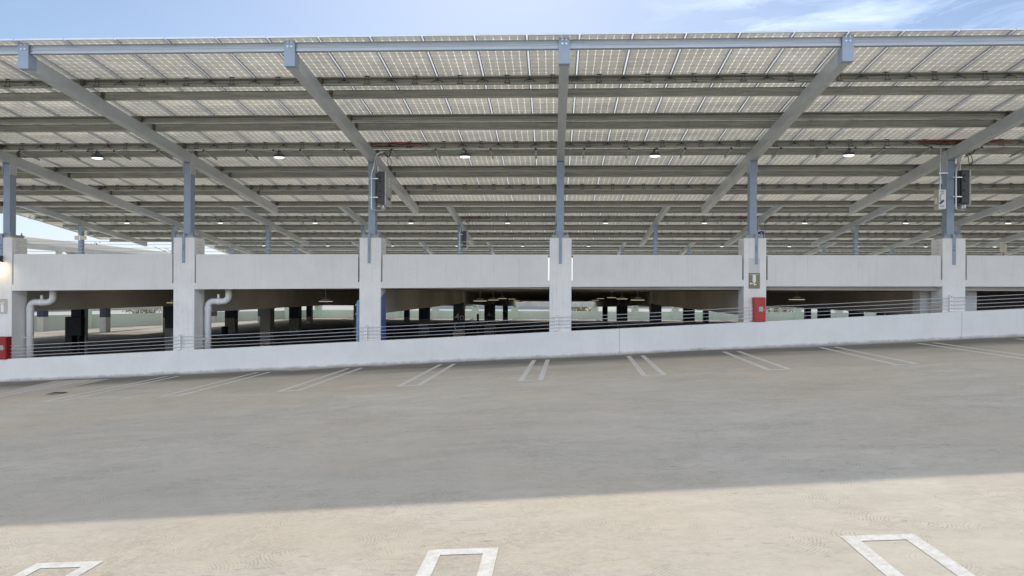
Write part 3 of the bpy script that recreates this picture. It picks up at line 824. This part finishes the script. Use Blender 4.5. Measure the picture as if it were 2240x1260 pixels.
# ------------------------------------------------------------------ SIGNS, CABINETS, WALL LAMP
def ext_icon(b,ox,oz,s,y,mi=0,flip=1):
    def P2(l): return [(ox+flip*x*s,oz+z*s) for x,z in l]
    def pr(l):
        q=P2(l);
        if flip<0:q=q[::-1]
        b.prism(q,'y',y,y+.002,mi)
    return pr
def sign(xc,zc_,w,h,lab,mat,inverted):
    e=empty('fire_extinguisher_sign',(xc,18.81,zc_),lab,'sign','fire extinguisher signs')
    b=MB();b.box(-w/2,w/2,0,.006,-h/2,h/2);link('sign_plate',b.mesh('sign_plate',mat),e,loc=(0,0,0))
    b=MB();s=h/.44
    def pr(l,sg): b.prism([(x*s,(z if not inverted else -z)*s) for x,z in (l if not inverted else l[::-1])],'y',-.003,-.0005)
    pr([(-.045,-.17),(.045,-.17),(.045,.02),(.02,.05),(-.02,.05),(-.045,.02)],1)
    pr([(-.02,.05),(.02,.05),(.025,.075),(-.025,.075)],1)
    pr([(-.03,.078),(-.12,.055),(-.12,.105),(-.03,.09)],1)
    pr([(.0,.078),(.065,.10),(.06,.12),(.0,.098)],1)
    pr([(-.02,.10),(.03,.11),(.025,.13),(-.02,.125)],1)
    link('extinguisher_symbol',b.mesh('extinguisher_symbol',M['white']),e,loc=(0,0,0))
    if inverted:
        text('sign_letter','Fire Extinguisher',.036,(0,-.002,.172),(R(90),0,0),M['white'],e,ext=.001)
        text('sign_letter','Here',.036,(0,-.002,.132),(R(90),0,0),M['white'],e,ext=.001)
a=at(1650,614,18.81);sign(a.x,a.z,.315,.445,'tan fire extinguisher sign above the red cabinet on the right column',M['signtan'],True)
a=at(5,670,18.81);sign(a.x,a.z,.30,.44,'faded pale fire extinguisher sign at the left photo edge',M['signpale'],False)
a=at(1650,580,18.815)
b=MB();b.box(a.x-.155,a.x+.155,18.8185,18.8195,at(1650,596,18.815).z,at(1650,565,18.815).z);link('bare_patch',b.mesh('bare_patch',M['patch']),cols[1])
def cabinet(xc,z0,w,h,lab,mt,grey):
    e=empty('extinguisher_cabinet',(xc,18.62,z0),lab,'fire cabinet','red fire extinguisher cabinets')
    b=MB();b.box(-w/2,w/2,.0,.19,0,h);link('case',b.mesh('case',mt),e,loc=(0,0,0),bevel=.006)
    b=MB();b.box(-w/2+.015,w/2-.015,-.012,0,.015,h-.015);link('door',b.mesh('door',mt),e,loc=(0,0,0),bevel=.004)
    b=MB();b.box(-.03,.085,-.015,-.0125,h*.42,h*.62);link('window',b.mesh('window',M['glass']),e,loc=(0,0,0))
    b=MB();b.cyl((w/2-.05,-.02,h*.5),(w/2-.05,-.012,h*.5),.012,n=8);link('latch',b.mesh('latch',M['conduit']),e,loc=(0,0,0))
    return e
a=at(1662,704,18.62);cabinet(a.x,wt(a.x)+.001,.325,.68,'bright red extinguisher cabinet on the ramp wall below the tan sign',M['red'],1)
a=at(1.5,787,18.62);cabinet(a.x,wt(a.x)+.001,.335,.66,'dark red extinguisher cabinet at the left photo edge',M['reddark'],0)
# wall lamp at the left edge
a=at(0,567,18.8)
e=empty('wall_lamp',(a.x-.03,18.8,a.z),'small black wall lamp with warm glow on the leftmost column','wall lamp')
b=MB();b.prism([(-.02,-.09),(.0,.10),(-.06,.10),(-.17,.02),(-.17,-.09)],'x',-.13,.13);link('housing',b.mesh('housing',M['black']),e,loc=(0,0,0),bevel=.01)
b=MB();b.box(-.11,.11,-.16,-.03,-.096,-.0905);link('lens',b.mesh('lens',emit('warm_lens',(1,.75,.35),6)),e,loc=(0,0,0))
ld=bpy.data.lights.new('wall_lamp_light','AREA');ld.energy=2.2;ld.size=.3;ld.color=(1,.78,.45);lo=bpy.data.objects.new('lamp_light',ld);COL.objects.link(lo);lo.parent=e;lo.location=(.05,-.30,-.13);lo.rotation_euler=(R(30),R(25),0)

# ------------------------------------------------------------------ PENDANT LAMPS IN THE GARAGE
def ceil(Y): return interp(prof,Y)
pl=None
LP=[(1050.4,658,30.6),(1079,656,24.6),(1098.7,652.9,20.8),(1120,654,17),(1130,657.8,15),(1137.6,660.6,13)]
RP=[(1394.7,656,31),(1360.7,653.6,25),(1338,651,21),(1313.5,653,17),(1302,656.8,15.5),(1292.7,659.4,13.5)]
SP=[(712.5,659,31,'single pendant lamp in the second opening from the left'),(1743,655,33,'single pendant lamp in the dark opening right of the red cabinet'),(381,662,31,'pendant lamp half hidden behind the column left of the second opening')]
allp=[(p,f"pendant lamp in the third opening, {ORD[k]} from the left") for k,p in enumerate(LP)]+[(p,f"pendant lamp in the fourth opening, {ORD[k]} from the right") for k,p in enumerate(RP)]+[(p[:3],p[3]) for p in SP]
for (px,py,w),lab in allp:
    Y=.5*F/w;a=at(px,py,Y)
    if pl is None:
        e=pl=empty('pendant_lamp',a,lab,'pendant lamp','round pendant lamps in the garage')
        b=MB();b.lathe([(.10,.09),(.12,.055),(.15,.05),(.245,.018),(.25,.0)],n=24);link('reflector',b.mesh('reflector',M['lampoff']),e,loc=(0,0,0))
        b=MB();b.lathe([(.246,-.001),(.238,-.012),(.20,-.014)],n=24);link('lens',b.mesh('lens',M['lampglow']),e,loc=(0,0,0))
        b=MB();b.cyl((0,0,.08),(0,0,1),.011,n=8);stem=link('stem',b.mesh('stem',M['lampoff']),e,loc=(0,0,0))
    else:
        e=copy_tree(pl);e.location=a;e['label']=lab
    if Y<40:
        pd=bpy.data.lights.new('pendant_light','POINT');pd.energy=9;pd.color=(1,.84,.6);pd.shadow_soft_size=.2
        po=bpy.data.objects.new('pendant_light',pd);COL.objects.link(po);po.parent=e;po.location=(0,0,-.12)
    for ch in e.children:
        if ch.name.startswith('stem'):
            h=max(.1,ceil(Y)-a.z);ch.scale=(1,1,h)

# ------------------------------------------------------------------ ODD THINGS INSIDE THE GARAGE
e=empty('pay_station',at(160,757,34.5),'tall black pay station cabinet in the first opening','pay station')
Y=34.5;a=at(142,693,Y);c_=at(177,735,Y)
b=MB();b.box(a.x,c_.x,Y,Y+.5,c_.z,a.z);link('cabinet',b.mesh('cabinet',M['black']),e,bevel=.02)
b=MB();b.box(a.x,at(156,735,Y).x,Y+.02,Y+.48,-3.4,c_.z);b.box(at(169,735,Y).x,at(173,735,Y).x,Y+.02,Y+.4,-3.4,c_.z);link('leg',b.mesh('leg',M['black']),e)
b=MB();b.cyl((at(180,700,Y).x,Y+.3,-3.4),(at(180,700,Y).x,Y+.3,-.4),.07,n=12)
tag(link('conduit_pipe',b.mesh('conduit_pipe',M['dirty'])),'grey vertical pipe beside the black pay station','pipe')
p=at(491.5,728,52)
e=empty('trash_bin',(p.x,52,-3.4),'round black trash bin standing in the second opening','trash bin')
b=MB();b.lathe([(.22,0),(.25,.05),(.26,.45),(.255,.55)],n=20);link('bin_body',b.mesh('bin_body',M['black']),e,loc=(0,0,0))
b=MB();b.lathe([(.265,.552),(.25,.60),(.18,.66),(.05,.68)],n=20);link('bin_lid',b.mesh('bin_lid',M['black']),e,loc=(0,0,0))
p=at(1044,700,45)
e=empty('ticket_post',(p.x,45,-3.4),'slim black post with a box on top between the two numbered columns','post')
b=MB();b.box(-.03,.03,0,.06,0,1.3);link('pole',b.mesh('pole',M['black']),e,loc=(0,0,0))
b=MB();b.box(-.03,.11,-.05,.1,1.3,at(1044,687,45).z+3.4);link('box',b.mesh('box',M['black']),e,loc=(0,0,0))
# red cabinet on a far column, right
a=at(1928,690,52);e=empty('hose_cabinet',(a.x,52,at(1928,700,52).z),'small distant red hose cabinet in the fifth opening','fire cabinet')
b=MB();b.box(-.26,.26,0,.25,0,.78);link('case',b.mesh('case',M['red']),e,loc=(0,0,0))
b=MB();b.box(-.2,.2,-.01,0,.08,.7);link('door',b.mesh('door',M['red']),e,loc=(0,0,0))
b=MB();b.box(-.05,.05,0.02,.2,-1.7,0);link('stand',b.mesh('stand',M['dirty']),e,loc=(0,0,0))

# ------------------------------------------------------------------ BEYOND: left frame structure, lamp, tree, roof boxes
e=empty('shade_frame',(-38,50,.2),'pale cream shade frame with square posts beyond the left end of the canopies','shade structure')
b=MB();b.box(-38.25,-37.95,38,66,3.50,3.94);link('fascia',b.mesh('fascia',M['farwall']),e)
b=MB();b.box(-37.9,-37.6,39.5,66,3.10,3.46)
for y in (38.5,45,52,59,65.5): b.box(-44,-38.25,y-.1,y+.1,3.55,3.8)
link('beam',b.mesh('beam',M['incol']),e)
for px in (129,171,288,190+63):
    # posts stand on the line of the beam
    r=ray(px,545);t=-37.75/r[0];y=r[1]*t
    b=MB();b.box(-37.9,-37.6,y-.15,y+.15,.2,3.10);link('post',b.mesh('post',M['incol']),e)
a=at(178,520.5,36.7)
e=empty('cross_sign',(a.x,36.6,a.z),'pale crosswise box fixed to the leftmost distant steel column','box')
b=MB();b.box(-.33,.33,0,.06,-.11,.11);link('board',b.mesh('board',M['farwall']),e,loc=(0,0,0))
b=MB();b.box(-.04,.04,-.03,0,-.15,.15);link('clamp',b.mesh('clamp',M['conduit']),e,loc=(0,0,0))
# double street lamp
a=at(357,546,70)
e=empty('street_lamp',(a.x,70,-14),'distant flat-headed street lamp just left of the second white column','street lamp')
b=MB();b.cyl((0,0,0),(0,0,a.z+14-.3),.12,.07,n=10);link('pole',b.mesh('pole',M['steel']),e,loc=(0,0,0))
for s in (-.35,.9):
    b=MB();mt=Matrix.Translation((s,0,a.z+14+(.1 if s<0 else -.1)))@Matrix.Rotation(R(25),4,'Y');b.box(-.55,.55,-.25,.25,-.05,.05,0,mt);link('lamp_head',b.mesh('lamp_head',M['steel']),e,loc=(0,0,0))
# tan box on a red post, far right
a=at(2197,543,40)
e=empty('callbox',(a.x,40,.2),'tan box on a red post behind the wires at the right photo edge','call box')
b=MB();b.box(-.14,.14,0,.2,a.z-.2-.24,a.z-.2+.26);link('box',b.mesh('box',M['farwall']),e,loc=(0,0,0))
b=MB();b.box(-.025,.025,.05,.1,-.1,a.z-.44);link('post',b.mesh('post',M['red']),e,loc=(0,0,0))

def tree(x,y,z0,ztop,cr,lab,mats,seed,n=900,fan=False):
    rnd=random.Random(seed)
    e=empty('tree',(x,y,z0),lab,'tree','trees beyond the garage')
    b=MB();H=ztop-z0-cr*.8
    b.tube([(0,0,0),(.15,.1,H*.4),(-.1,.1,H*.8),(0,0,H)],.22,8,smooth=1)
    for k in range(7):
        t=2*math.pi*k/7+rnd.random();L=cr*rnd.uniform(.5,.85)
        b.tube([(0,0,H*.85),(math.cos(t)*L*.5,math.sin(t)*L*.5,H+cr*.1),(math.cos(t)*L,math.sin(t)*L,H+cr*rnd.uniform(.1,.6))],.06,5,smooth=1)
    link('trunk',b.mesh('trunk',M['trunk']),e,loc=(0,0,0))
    b=MB();clumps=[]
    for k in range(22):
        v=Vector((rnd.gauss(0,1),rnd.gauss(0,1),rnd.gauss(0,.8))).normalized()*cr*rnd.uniform(.35,.95)
        v.z*=.8;clumps.append((v,cr*rnd.uniform(.18,.34)))
    for k in range(n):
        c,rr=rnd.choice(clumps)
        p=c+Vector((rnd.gauss(0,1),rnd.gauss(0,1),rnd.gauss(0,1)))*rr*.5+Vector((0,0,H+cr*.25))
        s=cr*rnd.uniform(.035,.075);a1=Vector((rnd.gauss(0,1),rnd.gauss(0,1),rnd.gauss(0,1))).normalized();a2=a1.orthogonal().normalized()
        b.add([p-a1*s,p+a2*s*.5,p+a1*s,p-a2*s*.5],[(0,1,2,3)],0 if rnd.random()<.6 else 1)
    link('crown',b.mesh('crown',mats),e,loc=(0,0,0))
a=at(186,545.5,78)
tree(a.x,78,-14,a.z+.1,2.3,'dry leafed tree crown peeping over the white wall near the distant left columns',[M['leafdry'],M['leaf']],3,1500)
k=0
for px,yy,nm in ((1262,118,'yellow green tree seen through the far opening right of the centre column'),(1284,125,'tree seen through the far gap beside the first numbered columns on the right'),(1690,118,'leftmost of the trees seen through the far opening right of the red cabinet'),(1706,130,'middle one of the trees seen through the far opening right of the red cabinet'),(1727,122,'rightmost of the trees seen through the far opening right of the red cabinet'),(1895,120,'tree in the far gap left of the distant red hose cabinet'),(330,118,'tree seen through the far window of the first opening'),(300,112,'leftmost tree seen through the far window of the first opening')):
    a=at(px,674,yy);k+=1
    tree(a.x,yy,-14,a.z+1.0,2.2,nm,[M['leaf'],M['leafdry']],20+k,700)
# far pale building
def building(x0,x1,y,z1,lab,seed):
    e=empty('building',((x0+x1)/2,y,-14),lab,'building','pale buildings beyond the garage')
    b=MB();b.box(x0,x1,y,y+20,-14,z1);link('wall',b.mesh('wall',M['farwall']),e)
    b=MB()
    z=-12.5
    while z<z1-1.2:
        b.box(x0+.6,x1-.6,y-.03,y-.005,z,z+.9);z+=3.1
    link('window_band',b.mesh('window_band',M['glassdark']),e)
    b=MB();b.box(x0-.2,x1+.2,y-.3,y+20.2,z1,z1+.4);link('roof_edge',b.mesh('roof_edge',M['white']),e)
building(-34,6,135,2,'long pale building with window bands behind the far wall at centre',1)
building(16,30,150,1,'short pale building between trees right of the centre column',2)
building(52,80,150,1,'pale building far behind the fifth opening',3)
# scrap on the ramp
g=ground(121,862);e=MB();rnd=random.Random(4)
e.add([(g.x-.18,g.y-.1,gz(g.x)+.01),(g.x-.02,g.y-.16,gz(g.x)+.03),(g.x+.2,g.y+.05,gz(g.x)+.025),(g.x+.16,g.y+.22,gz(g.x)+.012),(g.x-.03,g.y+.04,gz(g.x)+.045)],[(0,1,4),(1,2,4),(2,3,4)])
tag(link('scrap_of_cloth',e.mesh('scrap_of_cloth',M['debris'])),'small dark crumpled scrap lying on the ramp at left','debris')

# ------------------------------------------------------------------ WORLD, SUN, CAMERA
SUN_EL=R(44.1);SUN_AZ=R(-4)   # azimuth measured from +Y towards +X
wd=bpy.data.worlds.new('World');sc.world=wd;wd.use_nodes=True;nt=wd.node_tree;nt.nodes.clear();b=NB(nt)
sky=b.n('ShaderNodeTexSky',sky_type='NISHITA',sun_disc=False,sun_elevation=SUN_EL,sun_rotation=SUN_AZ,air_density=1.,dust_density=.6,ozone_density=1.5)
tc=b.n('ShaderNodeTexCoord')
dv=Vector(ray(1900,25)).normalized()
mp=b.n('ShaderNodeMapping',ins={'Vector':tc.outputs['Generated'],'Scale':(3.,3.,14.),'Rotation':(0,R(16),0)})
n1=b.n('ShaderNodeTexNoise',ins={'Vector':mp.outputs[0],'Scale':2.2,'Detail':8.,'Roughness':.6,'Distortion':.5})
cm=b.ramp(n1.outputs['Fac'],.42,.68)
dt=b.n('ShaderNodeVectorMath',operation='DOT_PRODUCT',ins={0:tc.outputs['Generated'],1:tuple(dv)})
reg=b.ramp(dt.outputs['Value'],.955,.992)
n2=b.ramp(b.noise(mp.outputs[0],1.,5),.55,.8)
clo=b.math('MAXIMUM',b.math('MULTIPLY',b.math('MULTIPLY',cm,reg),.30),b.math('MULTIPLY',n2,.05))
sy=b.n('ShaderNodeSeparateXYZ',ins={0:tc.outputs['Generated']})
back=b.ramp(sy.outputs[1],.25,-.35)  # added cloud bank behind the camera, fills the shaded side with light
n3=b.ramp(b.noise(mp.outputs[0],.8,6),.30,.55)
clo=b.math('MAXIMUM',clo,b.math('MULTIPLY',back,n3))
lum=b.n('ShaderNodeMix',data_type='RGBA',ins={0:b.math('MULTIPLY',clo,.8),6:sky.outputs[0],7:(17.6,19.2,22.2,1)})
hz=b.ramp(sy.outputs[2],.17,.0,0.,.8)
hmix=b.n('ShaderNodeMix',data_type='RGBA',ins={0:hz,6:lum.outputs[2],7:(6.2,6.9,8.3,1)})
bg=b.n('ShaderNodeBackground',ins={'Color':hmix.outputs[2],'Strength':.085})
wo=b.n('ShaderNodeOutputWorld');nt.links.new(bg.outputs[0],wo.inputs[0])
sl=bpy.data.lights.new('sun','SUN');sl.energy=2.0;sl.angle=R(.6);sl.color=(1,.935,.80)
so=bpy.data.objects.new('sun',sl);COL.objects.link(so)
d=Vector((math.sin(SUN_AZ)*math.cos(SUN_EL),math.cos(SUN_AZ)*math.cos(SUN_EL),math.sin(SUN_EL)))
so.rotation_euler=d.to_track_quat('Z','Y').to_euler()

cam=bpy.data.cameras.new('camera');co=bpy.data.objects.new('camera',cam);COL.objects.link(co)
cam.sensor_width=36;cam.lens=F/2240*36;cam.shift_x=-(CX-1120)/2240;cam.shift_y=(CY-630)/2240;cam.clip_end=5000;cam.clip_start=.05
co.matrix_world=Matrix.Rotation(YAW,4,'Z')@Matrix.Rotation(R(90),4,'X')@Matrix.Rotation(ROLL,4,'Z')
sc.camera=co
sc.view_settings.view_transform='Standard';sc.view_settings.look='None';sc.view_settings.gamma=1;sc.view_settings.exposure=.53
sc.cycles.max_bounces=8;sc.cycles.diffuse_bounces=5;sc.cycles.glossy_bounces=3;sc.cycles.use_denoising=True
